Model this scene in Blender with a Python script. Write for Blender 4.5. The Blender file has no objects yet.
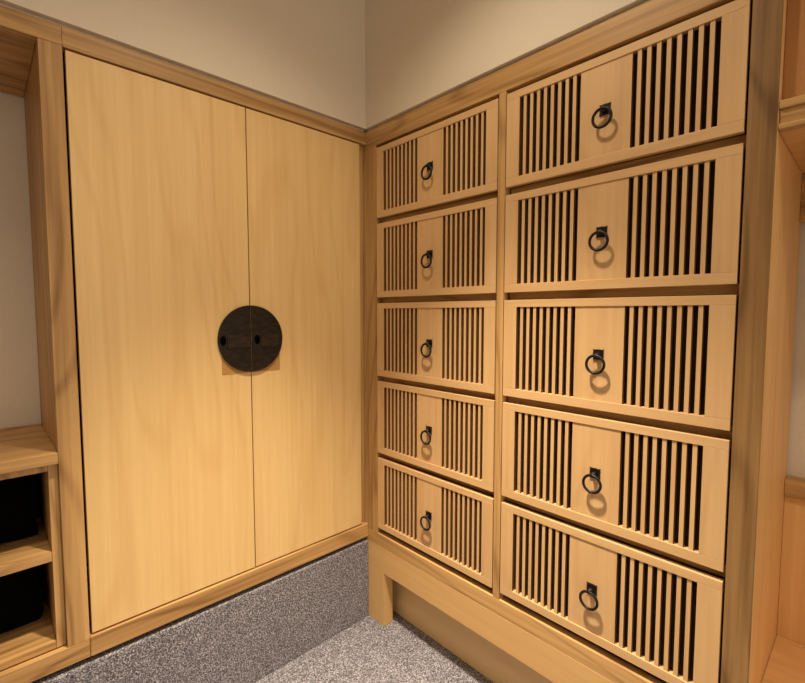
import bpy, bmesh, math
from mathutils import Vector, Matrix, noise

scene = bpy.context.scene
COL = scene.collection

# ------------------------------------------------------------------ materials
def new_mat(name):
    m = bpy.data.materials.new(name)
    m.use_nodes = True
    nt = m.node_tree
    nt.nodes.clear()
    out = nt.nodes.new('ShaderNodeOutputMaterial')
    b = nt.nodes.new('ShaderNodeBsdfPrincipled')
    nt.links.new(b.outputs['BSDF'], out.inputs['Surface'])
    return m, nt, b

def srgb(r, g, b):
    f = lambda c: (c / 255 / 12.92) if c / 255 <= .04045 else ((c / 255 + .055) / 1.055) ** 2.4
    return (f(r), f(g), f(b), 1)

def N(nt, t, **kw):
    n = nt.nodes.new(t)
    for k, v in kw.items():
        setattr(n, k, v)
    return n

def wood(name, axis, light, dark, contrast=.5, rough=.42, fig=1.0, fine=1.0):
    """axis: direction the grain runs along (0 x, 1 y, 2 z)"""
    m, nt, b = new_mat(name)
    L = nt.links.new
    tc = N(nt, 'ShaderNodeTexCoord')
    oi = N(nt, 'ShaderNodeObjectInfo')
    off = N(nt, 'ShaderNodeVectorMath', operation='SCALE')
    comb = N(nt, 'ShaderNodeCombineXYZ')
    for i in range(3):
        L(oi.outputs['Random'], comb.inputs[i])
    L(comb.outputs[0], off.inputs[0]); off.inputs['Scale'].default_value = 7.3
    add = N(nt, 'ShaderNodeVectorMath', operation='ADD')
    L(tc.outputs['Object'], add.inputs[0]); L(off.outputs[0], add.inputs[1])
    def mapped(along, across):
        mp = N(nt, 'ShaderNodeMapping')
        s = [across] * 3; s[axis] = along
        mp.inputs['Scale'].default_value = s
        L(add.outputs[0], mp.inputs['Vector'])
        return mp
    # broad cathedral figure: bands of a slowly bending field
    m1 = mapped(.55, 3.2)
    n1 = N(nt, 'ShaderNodeTexNoise'); n1.inputs['Scale'].default_value = 1.0
    n1.inputs['Detail'].default_value = 2.0; n1.inputs['Roughness'].default_value = .35
    L(m1.outputs[0], n1.inputs['Vector'])
    mul = N(nt, 'ShaderNodeMath', operation='MULTIPLY'); mul.inputs[1].default_value = 15.0 * fig
    L(n1.outputs['Fac'], mul.inputs[0])
    fr = N(nt, 'ShaderNodeMath', operation='PINGPONG'); fr.inputs[1].default_value = .5
    L(mul.outputs[0], fr.inputs[0])
    cr1 = N(nt, 'ShaderNodeMapRange'); cr1.interpolation_type = 'SMOOTHSTEP'
    cr1.inputs['From Min'].default_value = .0; cr1.inputs['From Max'].default_value = .20
    cr1.inputs['To Min'].default_value = 1; cr1.inputs['To Max'].default_value = 0
    L(fr.outputs[0], cr1.inputs['Value'])
    # fine fibres
    m2 = mapped(1.5, 70.0)
    n2 = N(nt, 'ShaderNodeTexNoise'); n2.inputs['Scale'].default_value = 1.0
    n2.inputs['Detail'].default_value = 4.0; n2.inputs['Roughness'].default_value = .6
    L(m2.outputs[0], n2.inputs['Vector'])
    m3 = mapped(.8, 16.0)
    n3 = N(nt, 'ShaderNodeTexNoise'); n3.inputs['Scale'].default_value = 1.0
    n3.inputs['Detail'].default_value = 3.0
    L(m3.outputs[0], n3.inputs['Vector'])
    # sum
    a = N(nt, 'ShaderNodeMath', operation='MULTIPLY'); a.inputs[1].default_value = .38 * contrast
    L(cr1.outputs[0], a.inputs[0])
    bb = N(nt, 'ShaderNodeMath', operation='MULTIPLY_ADD'); bb.inputs[1].default_value = 1.7 * contrast * fine
    L(n2.outputs['Fac'], bb.inputs[0]); L(a.outputs[0], bb.inputs[2])
    c = N(nt, 'ShaderNodeMath', operation='MULTIPLY_ADD'); c.inputs[1].default_value = 1.3 * contrast
    L(n3.outputs['Fac'], c.inputs[0]); L(bb.outputs[0], c.inputs[2])
    d = N(nt, 'ShaderNodeMath', operation='SUBTRACT'); d.inputs[1].default_value = .55 * contrast + .60 * contrast * fine
    d.use_clamp = True
    L(c.outputs[0], d.inputs[0])
    mix = N(nt, 'ShaderNodeMix', data_type='RGBA')
    L(d.outputs[0], mix.inputs['Factor'])
    mix.inputs['A'].default_value = light; mix.inputs['B'].default_value = dark
    L(mix.outputs['Result'], b.inputs['Base Color'])
    b.inputs['Roughness'].default_value = rough
    b.inputs['Specular IOR Level'].default_value = .35
    bp = N(nt, 'ShaderNodeBump'); bp.inputs['Strength'].default_value = .06; bp.inputs['Distance'].default_value = .001
    L(n2.outputs['Fac'], bp.inputs['Height']); L(bp.outputs[0], b.inputs['Normal'])
    return m

DL, DD = srgb(232, 195, 134), srgb(203, 155, 90)
PL, PD = srgb(213, 173, 123), srgb(183, 138, 86)        # pale veneer of doors and drawer fronts
FL, FD = srgb(206, 162, 104), srgb(136, 96, 50)        # solid frame timber
SL, SD = srgb(158, 120, 74), srgb(100, 68, 34)          # darker stile
OL, OD = srgb(228, 180, 118), srgb(196, 142, 80)        # orange toned panels
W_door = wood('door_veneer_vertical', 2, DL, DD, .45, .42, .7)
W_dv = wood('drawer_veneer_vertical', 2, PL, PD, .45, .5, .6)
W_dh = wood('drawer_veneer_lengthwise', 1, PL, PD, .35, .5, .6)
W_fx = wood('frame_timber_along_x', 0, FL, FD, .9, .45)
W_fy = wood('frame_timber_along_y', 1, FL, FD, .9, .45)
W_fz = wood('frame_timber_vertical', 2, FL, FD, .9, .45)
W_sz = wood('dark_stile_timber', 2, SL, SD, 1.0, .5)
W_oz = wood('orange_panel_vertical', 2, OL, OD, .45, .5, .6)
W_oy = wood('orange_panel_lengthwise', 1, OL, OD, .45, .5, .6)
W_apron = wood('apron_veneer', 1, srgb(214, 172, 114), srgb(190, 142, 82), .4, .5, .5)
W_kick = wood('kick_veneer', 1, srgb(226, 192, 140), srgb(206, 166, 112), .4, .5, .5)
W_leg = wood('leg_veneer', 2, srgb(214, 172, 114), srgb(190, 142, 82), .4, .5, .5)
W_slot = wood('slot_side_shade_timber', 2, srgb(122, 82, 44), srgb(92, 58, 30), .5, .7)  # slat sides browner than their fronts: slot shade put into the colour
W_in = wood('inner_timber', 0, srgb(150, 108, 66), srgb(110, 74, 42), .5, .7)

def plaster(name, c):
    m, nt, b = new_mat(name)
    n = N(nt, 'ShaderNodeTexNoise'); n.inputs['Scale'].default_value = 90; n.inputs['Detail'].default_value = 3
    tc = N(nt, 'ShaderNodeTexCoord'); nt.links.new(tc.outputs['Object'], n.inputs['Vector'])
    mix = N(nt, 'ShaderNodeMix', data_type='RGBA')
    mix.inputs['A'].default_value = c
    mix.inputs['B'].default_value = tuple(x * .95 for x in c[:3]) + (1,)
    nt.links.new(n.outputs['Fac'], mix.inputs['Factor'])
    nt.links.new(mix.outputs['Result'], b.inputs['Base Color'])
    bp = N(nt, 'ShaderNodeBump'); bp.inputs['Strength'].default_value = .05; bp.inputs['Distance'].default_value = .001
    nt.links.new(n.outputs['Fac'], bp.inputs['Height']); nt.links.new(bp.outputs[0], b.inputs['Normal'])
    b.inputs['Roughness'].default_value = .9
    b.inputs['Specular IOR Level'].default_value = .2
    return m
M_wall = plaster('painted_plaster', srgb(226, 211, 189))
M_ceil = plaster('ceiling_plaster', srgb(225, 218, 205))

def carpet(name):
    m, nt, b = new_mat(name)
    L = nt.links.new
    tc = N(nt, 'ShaderNodeTexCoord')
    n = N(nt, 'ShaderNodeTexNoise'); n.inputs['Scale'].default_value = 200; n.inputs['Detail'].default_value = 4
    n.inputs['Roughness'].default_value = .75
    L(tc.outputs['Object'], n.inputs['Vector'])
    cr = N(nt, 'ShaderNodeValToRGB')
    cr.color_ramp.elements[0].position = .36; cr.color_ramp.elements[0].color = srgb(54, 51, 55)
    cr.color_ramp.elements[1].position = .64; cr.color_ramp.elements[1].color = srgb(204, 198, 204)
    e = cr.color_ramp.elements.new(.5); e.color = srgb(118, 113, 118)
    L(n.outputs['Fac'], cr.inputs['Fac'])
    L(cr.outputs['Color'], b.inputs['Base Color'])
    v = N(nt, 'ShaderNodeTexVoronoi'); v.inputs['Scale'].default_value = 260
    L(tc.outputs['Object'], v.inputs['Vector'])
    ad = N(nt, 'ShaderNodeMath', operation='SUBTRACT'); L(n.outputs['Fac'], ad.inputs[0]); L(v.outputs['Distance'], ad.inputs[1])
    bp = N(nt, 'ShaderNodeBump'); bp.inputs['Strength'].default_value = .55; bp.inputs['Distance'].default_value = .004
    L(ad.outputs[0], bp.inputs['Height']); L(bp.outputs[0], b.inputs['Normal'])
    b.inputs['Roughness'].default_value = 1
    b.inputs['Specular IOR Level'].default_value = .05
    b.inputs['Sheen Weight'].default_value = .1
    return m
M_carpet = carpet('speckled_grey_carpet')

def metal(name, c1, c2, rough, metallic, sc=60):
    m, nt, b = new_mat(name)
    n = N(nt, 'ShaderNodeTexNoise'); n.inputs['Scale'].default_value = sc; n.inputs['Detail'].default_value = 5
    tc = N(nt, 'ShaderNodeTexCoord'); nt.links.new(tc.outputs['Object'], n.inputs['Vector'])
    mp = N(nt, 'ShaderNodeMapping'); mp.inputs['Scale'].default_value = (.5, .5, 1.6)
    nt.links.new(tc.outputs['Object'], mp.inputs['Vector']); nt.links.new(mp.outputs[0], n.inputs['Vector'])
    cr = N(nt, 'ShaderNodeValToRGB')
    cr.color_ramp.elements[0].position = .38; cr.color_ramp.elements[0].color = c1
    cr.color_ramp.elements[1].position = .68; cr.color_ramp.elements[1].color = c2
    nt.links.new(n.outputs['Fac'], cr.inputs['Fac']); nt.links.new(cr.outputs['Color'], b.inputs['Base Color'])
    b.inputs['Roughness'].default_value = rough; b.inputs['Metallic'].default_value = metallic
    bp = N(nt, 'ShaderNodeBump'); bp.inputs['Strength'].default_value = .15; bp.inputs['Distance'].default_value = .001
    nt.links.new(n.outputs['Fac'], bp.inputs['Height']); nt.links.new(bp.outputs[0], b.inputs['Normal'])
    return m
M_iron = metal('black_iron', srgb(26, 20, 20), srgb(40, 32, 30), .45, .5)
M_bronze = metal('dark_bronze', srgb(20, 13, 7), srgb(48, 35, 20), .5, .35, 70)
M_bronze2 = metal('dark_bronze_flap', srgb(26, 18, 10), srgb(58, 44, 27), .45, .35, 70)
M_hole = metal('hole_shade_black', srgb(4, 3, 3), srgb(6, 5, 5), 1, 0)
M_hole.node_tree.nodes['Principled BSDF'].inputs['Specular IOR Level'].default_value = .05
M_tan = metal('tan_plain', srgb(184, 136, 72), srgb(174, 126, 64), .6, 0, 20)
M_cavity = metal('cavity_shade', srgb(54, 33, 17), srgb(42, 25, 13), .9, 0)
M_cloth = metal('black_cloth', srgb(3, 3, 3), srgb(5, 5, 5), 1.0, 0, 120)
M_cloth.node_tree.nodes['Principled BSDF'].inputs['Specular IOR Level'].default_value = .05
M_white = metal('white_lamp_trim', srgb(235, 232, 226), srgb(240, 238, 232), .4, 0)
ml, nt, b = new_mat('lamp_glow')
b.inputs['Base Color'].default_value = (1, .9, .75, 1)
b.inputs['Emission Color'].default_value = (1, .78, .5, 1); b.inputs['Emission Strength'].default_value = 6
M_glow = ml

# ------------------------------------------------------------------ mesh helpers
def box(bm, x0, x1, y0, y1, z0, z1, mi=0, my=None, ys_=(2, 3)):
    xs, ys, zs = sorted((x0, x1)), sorted((y0, y1)), sorted((z0, z1))
    v = [bm.verts.new((x, y, z)) for x in xs for y in ys for z in zs]
    for k, f in enumerate(((0, 1, 3, 2), (4, 6, 7, 5), (0, 4, 5, 1), (2, 3, 7, 6), (0, 2, 6, 4), (1, 5, 7, 3))):
        fc = bm.faces.new([v[i] for i in f]); fc.material_index = my if (my is not None and k in ys_) else mi

def obj(name, bm, mats, parent=None, bevel=0, smooth=False, seg=2):
    """world-space bmesh -> one linked object; children sit at their root's origin"""
    root = parent
    while root is not None and root.parent is not None:
        root = root.parent
    if root is not None:
        o0 = Vector(root.location)
        bmesh.ops.translate(bm, verts=bm.verts, vec=-o0)
    bmesh.ops.recalc_face_normals(bm, faces=bm.faces)
    me = bpy.data.meshes.new(name); bm.to_mesh(me); bm.free()
    for mm in (mats if isinstance(mats, (list, tuple)) else [mats]):
        me.materials.append(mm)
    if smooth:
        for p in me.polygons: p.use_smooth = True
    o = bpy.data.objects.new(name, me); COL.objects.link(o)
    o.parent = parent
    if bevel:
        md = o.modifiers.new('bevel', 'BEVEL'); md.width = bevel; md.segments = seg
        md.limit_method = 'ANGLE'; md.angle_limit = math.radians(50)
    return o

def boxes(name, lst, mats, parent=None, bevel=.0012, **kw):
    bm = bmesh.new()
    for b_ in lst: box(bm, *b_)
    return obj(name, bm, mats, parent, bevel, **kw)

def thing(name, label, cat, loc):
    o = bpy.data.objects.new(name, None); COL.objects.link(o)
    o.location = loc; o.empty_display_size = .1
    o['label'] = label; o['category'] = cat
    return o

def struct(name, lst, m, bevel=0):
    o = boxes(name, lst, m, None, bevel); o['kind'] = 'structure'
    return o

# ------------------------------------------------------------------ setting
FZ = -1.357
CEIL = 1.50
XL, YR = -3.2, -3.6
struct('floor', [(XL, .56, YR, .56, FZ - .1, FZ)], M_carpet)
struct('ceiling', [(XL, .56, YR, .56, CEIL, CEIL + .08)], M_ceil)
struct('wall_back', [(XL, .56, .46, .56, FZ, CEIL)], M_wall)
struct('wall_right', [(.46, .56, YR, .46, FZ, CEIL)], M_wall)
struct('wall_back_upper', [(XL, .46, -.008, .46, .784, CEIL)], M_wall)
struct('wall_right_upper', [(-.008, .46, YR, -.008, .784, CEIL)], M_wall)
struct('trim_1', [(XL, 0, .012, .03, .7745, .784)], M_wall)
struct('trim_2', [(.012, .03, YR, .012, .7745, .784)], M_wall)
struct('wall_left', [(XL - .1, XL, YR, .56, FZ, CEIL)], M_wall)
# carpeted plinth under the wardrobe and the open shelves
struct('baseboard_back', [(-1.90, -.0005, -.004, .44, FZ, -1.006)], M_carpet, .004)

# ------------------------------------------------------------------ wardrobe
wd = thing('wardrobe', 'pale wood wardrobe with two tall plain doors and a round dark bronze plate', 'wardrobe', (-.545, .2, -.988))
XS0, XS1 = -1.087, -.0005
boxes('left_side', [(-1.0343, -1.0335, .025, .45, -.926, .7215)], W_in, wd, bevel=0)
boxes('top_rail', [(-1.0348, XS1, 0, .032, .722, .774)], W_fx, wd)
boxes('bottom_rail', [(-1.0348, XS1, -.0025, .06, -.988, -.927)], W_fx, wd, bevel=.003)
boxes('right_filler', [(-.0325, XS1, .022, .05, -.926, .7215)], W_fz, wd)
boxes('carcass', [(-1.033, XS1, .44, .452, -.926, .774), (-1.034, XS1, .061, .44, -.988, -.97),
                  (-1.034, XS1, .033, .44, .756, .774), (-.012, XS1, .051, .44, -.926, .755)], W_in, wd)
DZ0, DZ1 = -.9215, .7165
XM = -.5275
HC = (-.5262, -.0805); HR = .118
def half_disc(name, side, y0, y1, r, mat, parent, inset=.0012, bev=.0015):
    bm = bmesh.new()
    xc = HC[0] + side * inset
    pts = [(xc + side * r * math.cos(t), HC[1] + r * math.sin(t)) for t in [math.radians(-90 + 180 * i / 48) for i in range(49)]]
    a = [bm.verts.new((x, y0, z)) for x, z in pts]; c = [bm.verts.new((x, y1, z)) for x, z in pts]
    bm.faces.new(a); bm.faces.new(c[::-1])
    for i in range(49):
        j = (i + 1) % 49
        bm.faces.new((a[i], a[j], c[j], c[i]))
    return obj(name, bm, mat, parent, bev)
for side, x0, x1 in ((-1, -1.0285, XM - .0018), (1, XM + .0018, -.0335)):
    d = boxes('door', [(x0, x1, .003, .023, DZ0, DZ1)], W_door, wd, bevel=.001)
    # thin tan slab behind each half of the plate
    xa, xb = (-.632, HC[0] - .001) if side < 0 else (HC[0] + .001, -.4165)
    boxes('tan_slab', [(xa, xb, .0015, .0029, -.2, -.09)], M_tan, d, bevel=0)
    p = half_disc('door_plate', side, -.004, .0014, HR, M_bronze, d)
    p['label'] = 'dark bronze half-round door plate'
    # raised rim, as a half ring
    bm = bmesh.new()
    n_ = 48; rings = []
    for i in range(n_ + 1):
        t = math.radians(-90 + 180 * i / n_); ct, st = math.cos(t), math.sin(t)
        sec = [(HR - .0045, -.0042), (HR - .0045, -.0056), (HR - .0005, -.0056), (HR - .0005, -.0042)]
        rings.append([bm.verts.new((HC[0] + side * (.0012 + r * ct), y, HC[1] + r * st)) for r, y in sec])
    for i in range(n_):
        for k in range(4):
            bm.faces.new((rings[i][k], rings[i][(k + 1) % 4], rings[i + 1][(k + 1) % 4], rings[i + 1][k]))
    bm.faces.new(rings[0]); bm.faces.new(rings[-1][::-1])
    obj('plate_rim', bm, M_bronze2, d)
    # flush pull flap and a black disc painting the finger hole's shade at its left end
    if side < 0: fx0, fx1, hx = -.614, -.534, -.628
    else: fx0, fx1, hx = -.492, -.424, -.506
    boxes('pull_flap', [(fx0, fx1, -.0085, -.0041, -.112, -.066)], M_bronze2, d, bevel=.001)
    bm = bmesh.new()
    bmesh.ops.create_cone(bm, cap_ends=True, segments=24, radius1=.0135, radius2=.0135, depth=.0008,
                          matrix=Matrix.Translation((hx, -.0046, -.084)) @ Matrix.Rotation(math.pi / 2, 4, 'X') @ Matrix.Diagonal((.75, 1.25, 1, 1)))
    obj('hole_shade_disc', bm, M_hole, d)

# ------------------------------------------------------------------ open shelf unit left of the wardrobe
XE = -1.88
sh = thing('open_shelf_unit', 'open wooden shelving unit left of the wardrobe with a counter above two cubbies', 'shelf', (-1.48, .2, -.988))
boxes('top_rail', [(XE, -1.0352, 0, .032, .7245, .774)], W_fx, sh)
boxes('side_stile', [(XS0, -1.0352, 0, .452, -.9335, .724)], W_fz, sh)
boxes('top_board', [(XE, XS0 - .0005, .0325, .45, .7245, .745)], W_fx, sh)
boxes('countertop', [(XE + .0525, XS0 - .0005, 0, .452, -.403, -.372)], W_fx, sh, bevel=.0015)
boxes('bottom_rail', [(XE, -1.0352, 0, .019, -.988, -.934)], W_fx, sh, bevel=.002)
boxes('end_stile', [(XE, XE + .052, 0, .452, -.9335, .724)], W_fz, sh)
boxes('cubby_frame', [(-1.1095, XS0 - .0005, .02, .45, -.9335, -.4035), (XE + .0525, -1.11, .02, .04, -.424, -.4035)], W_fz, sh)
boxes('cubby_shelf', [(XE + .0525, -1.110, .02, .45, -.680, -.653)], W_fx, sh, bevel=.0015)
boxes('cubby_base', [(XE + .0525, -1.110, .02, .45, -.9335, -.912)], W_fx, sh, bevel=.0015)
boxes('back_panel', [(XE + .0525, XS0 - .001, .4525, .459, -.93, -.404)], W_in, sh)

def bundle(name, label, x0, x1, y0, y1, z0, z1, seed):
    """a soft slumped black cloth bag pushed into a cubby"""
    bm = bmesh.new()
    bmesh.ops.create_cube(bm, size=2)
    bmesh.ops.subdivide_edges(bm, edges=bm.edges, cuts=14, use_grid_fill=True)
    cx, cy, cz = (x0 + x1) / 2, (y0 + y1) / 2, (z0 + z1) / 2
    hx, hy, hz = (x1 - x0) / 2, (y1 - y0) / 2, (z1 - z0) / 2
    for v in bm.verts:
        p = v.co.copy()
        s = 1.02 - .022 * (p.x * p.x + p.y * p.y + p.z * p.z - 1)
        n = noise.noise(Vector((p.x * 2.3 + seed, p.y * 2.1, p.z * 2.6)))
        n2 = noise.noise(Vector((p.x * 6 + seed, p.y * 6, p.z * 7)))
        w = min(1.0, s * (1 - .05 + .05 * n + .02 * n2))
        v.co = Vector((cx + hx * p.x * w, cy + hy * p.y * w, cz + hz * p.z * w))
        if p.z < -.3:                                   # under edge sags unevenly to the shelf
            v.co.y += .03 * (-p.z - .3) * (1 + n)
        if p.z <= -.999: v.co.z = z0 if abs(p.x) < .95 and abs(p.y) < .95 else v.co.z
    o = obj(name, bm, M_cloth, None, smooth=True)
    o['label'] = label; o['category'] = 'bag'
    return o
bundle('cloth_bag', 'black cloth bag stuffed into the upper cubby under the counter', -1.70, -1.115, .12, .42, -.6515, -.410, 1.3)
bundle('cloth_bag', 'black cloth bag stuffed into the lower cubby near the floor', -1.70, -1.116, .12, .42, -.9105, -.688, 5.1)

# ------------------------------------------------------------------ drawer cabinet
dr = thing('drawer_cabinet', 'wooden cabinet of ten slatted drawers with black ring pulls, standing on legs', 'cabinet', (.22, -.68, FZ))
YA0, YA1 = -.0674, -.6674
YB0, YB1 = -.7005, -1.3086
ZR = [(.6906, .4056), (.3812, .0756), (.0514, -.2569), (-.2796, -.5894), (-.6137, -.9238)]
boxes('top_rail', [(0, .03, -.0005, -1.3646, .7035, .774)], W_fy, dr)
boxes('corner_stile', [(0, .45, .05, -.0634, -.9495, .703), (0, .45, .05, -.0003, .7032, .774), (0, .45, .05, -.0003, FZ + .001, -.9497)], W_fz, dr)
boxes('middle_stile', [(0, .03, YA1 - .004, YB0 + .003, -.9495, .703)], W_fz, dr)
boxes('right_stile', [(0, .45, -1.3136, -1.3646, -1.0052, .703)], W_sz, dr, bevel=.0015)
boxes('side_veneer', [(.003, .45, -1.3648, -1.3665, -1.33, .77)], W_oz, dr, bevel=0)
boxes('bottom_rail', [(0, .03, -.0005, -1.3134, -1.005, -.950)], W_fy, dr, bevel=.002)
ap = boxes('apron', [(0, .05, -.0005, -1.3646, -1.117, -1.0055)], W_apron, dr, bevel=.001)
for y0, y1 in ((-.0005, -.107), (-1.258, -1.3646)):
    boxes('leg', [(0, .052, y0, y1, FZ + .0005, -1.1172)], W_leg, dr, bevel=.0015)
boxes('kick_panel', [(.101, .115, -.0005, -1.3646, FZ + .0005, -1.117)], W_kick, dr, bevel=0)
# rails hidden back between drawer rows, and the closed shell behind
rl = []
for k in range(4):
    zc = (ZR[k][1] + ZR[k + 1][0]) / 2
    for ya, yb in ((-.0640, YA1 - .0036), (YB0 + .0032, -1.3132)):
        boxes('divider_rail', [(.034, .05, ya, yb, zc - .0155, zc + .0155)], W_fy, dr, bevel=.001)
boxes('carcass', [(.435, .45, -.0640, -1.3132, -1.10, .755), (.031, .45, -.0640, -1.3132, .756, .774),
                  (.051, .45, -.0640, -1.3132, -1.116, -1.10), (.03, .43, YA1 - .012, YB0 + .011, -1.09, .75)], W_in, dr, bevel=0)

def ring_pull(y, z, dparent):
    # square iron back plate with notched corners
    bm = bmesh.new()
    s, n = .0148, .0042
    pts = [(s, s), (s - n, s - n * .35), (0, s - n * .1), (-s + n, s - n * .35), (-s, s), (-s + n * .35, s - n), (-s + n * .1, 0), (-s + n * .35, -s + n), (-s, -s),
           (-s + n, -s + n * .35), (0, -s + n * .1), (s - n, -s + n * .35), (s, -s), (s - n * .35, -s + n), (s - n * .1, 0), (s - n * .35, s - n)]
    a = [bm.verts.new((.0029, y + p, z + q)) for p, q in pts]; c = [bm.verts.new((-.001, y + p, z + q)) for p, q in pts]
    bm.faces.new(a); bm.faces.new(c[::-1])
    for i in range(len(pts)):
        j = (i + 1) % len(pts); bm.faces.new((a[i], a[j], c[j], c[i]))
    obj('back_plate', bm, M_iron, dparent, .0004)
    # stub the ring hangs through
    bm = bmesh.new()
    bmesh.ops.create_cone(bm, cap_ends=True, segments=20, radius1=.008, radius2=.006, depth=.0145,
                          matrix=Matrix.Translation((-.0075, y, z - .002)) @ Matrix.Rotation(-math.pi / 2, 4, 'Y'))
    bmesh.ops.create_uvsphere(bm, u_segments=16, v_segments=10, radius=.0062, matrix=Matrix.Translation((-.0152, y, z - .002)))
    obj('ring_mount', bm, M_iron, dparent, smooth=True)
    bm = bmesh.new()
    R, r = .0240, .0038
    vs = []
    for i in range(40):
        t = 2 * math.pi * i / 40
        row = []
        for k in range(10):
            u = 2 * math.pi * k / 10
            row.append(bm.verts.new((-.0172 + r * math.sin(u), y + (R + r * math.cos(u)) * math.sin(t), z - .0260 + (R + r * math.cos(u)) * math.cos(t))))
        vs.append(row)
    for i in range(40):
        for k in range(10):
            bm.faces.new((vs[i][k], vs[(i + 1) % 40][k], vs[(i + 1) % 40][(k + 1) % 10], vs[i][(k + 1) % 10]))
    obj('pull_ring', bm, M_iron, dparent, smooth=True)

for (ya, yb, ls, cl, cr_, rs) in ((YA0, YA1, -.1125, -.3040, -.4350, -.6220), (YB0, YB1, -.7470, -.9370, -1.0715, -1.2588)):
    for z1, z0 in ZR:
        zt, zb = z1 - .0225, z0 + .0260
        bm = bmesh.new()
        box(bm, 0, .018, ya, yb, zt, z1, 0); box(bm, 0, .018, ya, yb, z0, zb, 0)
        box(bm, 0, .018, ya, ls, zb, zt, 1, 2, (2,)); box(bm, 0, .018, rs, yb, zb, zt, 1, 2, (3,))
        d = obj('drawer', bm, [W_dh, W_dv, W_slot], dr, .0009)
        # centre board and the upright slats, set slightly back
        bm = bmesh.new()
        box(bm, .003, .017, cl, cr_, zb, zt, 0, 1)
        for g0, g1 in ((ls, cl), (cr_, rs)):
            w = (g0 - g1); s = w * .0118 / (9 * .0118 + 8 * .0105); t = w * .0105 / (9 * .0118 + 8 * .0105)
            for i in range(8):
                y = g0 - s - i * (s + t)
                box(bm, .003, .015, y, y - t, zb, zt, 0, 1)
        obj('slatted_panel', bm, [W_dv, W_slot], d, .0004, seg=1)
        bx2 = boxes('cavity_shade_sheet', [(.0182, .0198, ya - .006, yb + .006, z0 + .012, z1 - .01)], M_cavity, d, bevel=0)  # dark sheet in place of the shade inside the drawer
        bx2['label'] = 'dark sheet standing in for the shaded cavity behind the slats'
        ds = .0205
        bm = bmesh.new()
        box(bm, ds, .40, ya - .012, ya - .022, z0 + .02, z1 - .035); box(bm, ds, .40, yb + .022, yb + .012, z0 + .02, z1 - .035)
        box(bm, .39, .40, ya - .0225, yb + .0225, z0 + .02, z1 - .035); box(bm, ds, .3895, ya - .0225, yb + .0225, z0 + .02, z0 + .028)
        obj('drawer_box', bm, W_in, d)
        ring_pull((cl + cr_) / 2 - .0018, (z0 + z1) / 2, d)

# ------------------------------------------------------------------ open alcove cabinet at the far right
YE = -2.5
al = thing('open_alcove_cabinet', 'open wooden alcove cabinet with a low bench shelf, cut off by the right edge', 'cabinet', (.22, -1.9, FZ))
Y0 = -1.367
boxes('shelf_rail', [(0, .022, Y0, YE + .05, .434, .451), (.007, .022, Y0, YE + .05, .4035, .4338), (0, .022, Y0, YE + .05, .392, .4033)], W_fy, al, bevel=.002)
boxes('upper_shelf', [(.0225, .42, Y0, YE + .05, .390, .410)], W_oy, al)
boxes('upper_panel', [(.03, .045, Y0, YE + .05, .411, .703)], wood('upper_panel_timber', 2, srgb(186, 130, 74), srgb(148, 94, 48), .5, .5), al)
boxes('top_rail', [(0, .029, Y0, YE, .7035, .774)], W_fy, al)
boxes('rear_rail', [(.42, .44, Y0, YE + .05, .258, .3895)], W_fy, al)
boxes('ledge', [(.405, .458, Y0, YE + .05, -.505, -.458)], W_fy, al, bevel=.002)
boxes('back_panel', [(.42, .44, Y0, YE + .05, -.9225, -.5055)], W_oz, al)
boxes('bench_seat', [(-.002, .44, Y0, YE + .05, -.948, -.923)], W_oy, al, bevel=.0015)
boxes('bench_front', [(.012, .03, Y0, YE + .05, FZ + .0005, -.9485)], W_oy, al)
boxes('end_stile', [(0, .45, YE, YE + .0495, FZ + .0005, .703)], W_fz, al)

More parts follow.
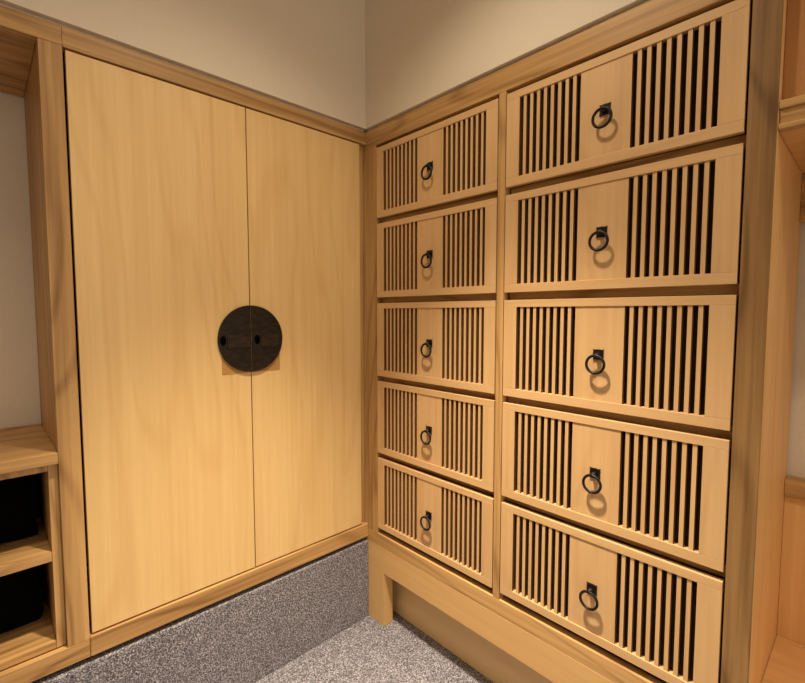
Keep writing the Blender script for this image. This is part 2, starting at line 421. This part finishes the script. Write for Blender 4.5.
# ------------------------------------------------------------------ lights: recessed ceiling lamps, one of them an added fill
def downlight(x, y, power, label, col=(1, .87, .67), size=.05, spot=130, blend=1.0, core=0):
    t = thing('ceiling_downlight', label, 'ceiling light', (x, y, CEIL - .002))
    bm = bmesh.new()
    n_ = 32; rows = []
    for i in range(n_):
        a = 2 * math.pi * i / n_
        rows.append([bm.verts.new((x + r * math.cos(a), y + r * math.sin(a), z)) for r, z in ((.042, CEIL - .002), (.044, CEIL - .008), (.056, CEIL - .006), (.058, CEIL - .002))])
    for i in range(n_):
        for k in range(4):
            bm.faces.new((rows[i][k], rows[(i + 1) % n_][k], rows[(i + 1) % n_][(k + 1) % 4], rows[i][(k + 1) % 4]))
    obj('lamp_trim', bm, M_white, t, smooth=True)
    bm = bmesh.new()
    bmesh.ops.create_cone(bm, cap_ends=True, segments=32, radius1=.041, radius2=.041, depth=.002, matrix=Matrix.Translation((x, y, CEIL - .003)))
    obj('lamp_lens', bm, M_glow, t)
    ld = bpy.data.lights.new('downlight', 'SPOT'); ld.energy = power; ld.color = col
    ld.shadow_soft_size = size; ld.spot_size = math.radians(spot); ld.spot_blend = blend
    lo = bpy.data.objects.new('downlight_lamp', ld); COL.objects.link(lo)
    lo.location = (x, y, CEIL - .06)
    if core:                                  # the tight beam of the reflector, inside the wide spill
        lc = ld.copy(); lc.energy = core; lc.spot_size = math.radians(62)
        lo2 = bpy.data.objects.new('downlight_beam', lc); COL.objects.link(lo2); lo2.location = lo.location
downlight(-.66, -.82, 50, 'recessed ceiling downlight nearest the corner of the cabinets', core=540)
downlight(-.8, -2.05, 85, 'recessed ceiling downlight in front of the open alcove', spot=108)
downlight(-1.75, -.8, 48, 'added fill downlight, out of view, in front of the open shelves', spot=110)  # lamp added to brighten the back wall of the shelf unit

w = bpy.data.worlds.new('room_light'); scene.world = w; w.use_nodes = True
bg = w.node_tree.nodes['Background']
bg.inputs['Color'].default_value = (1, .89, .72, 1); bg.inputs['Strength'].default_value = 1.05 #.7

# ------------------------------------------------------------------ camera
cd = bpy.data.cameras.new('camera'); cam = bpy.data.objects.new('camera', cd); COL.objects.link(cam)
cd.sensor_fit = 'HORIZONTAL'; cd.sensor_width = 36; cd.lens = 450.28 * 36 / 805
cd.clip_start = .02
yaw, pit, rol = map(math.radians, (46.72, -3.687, -.018))
F = Vector((math.cos(yaw) * math.cos(pit), math.sin(yaw) * math.cos(pit), math.sin(pit)))
R = Vector((math.sin(yaw), -math.cos(yaw), 0)); U = R.cross(F)
R2 = math.cos(rol) * R + math.sin(rol) * U; U2 = -math.sin(rol) * R + math.cos(rol) * U
mt = Matrix((R2, U2, -F)).transposed().to_4x4(); mt.translation = Vector((-1.2309, -1.5327, .0123))
cam.matrix_world = mt
scene.camera = cam

vs_ = scene.view_settings
vs_.view_transform = 'Standard'; vs_.look = 'None'; vs_.exposure = 0; vs_.gamma = 1; vs_.use_curve_mapping = False
scene.cycles.use_denoising = True
scene.cycles.max_bounces = 8
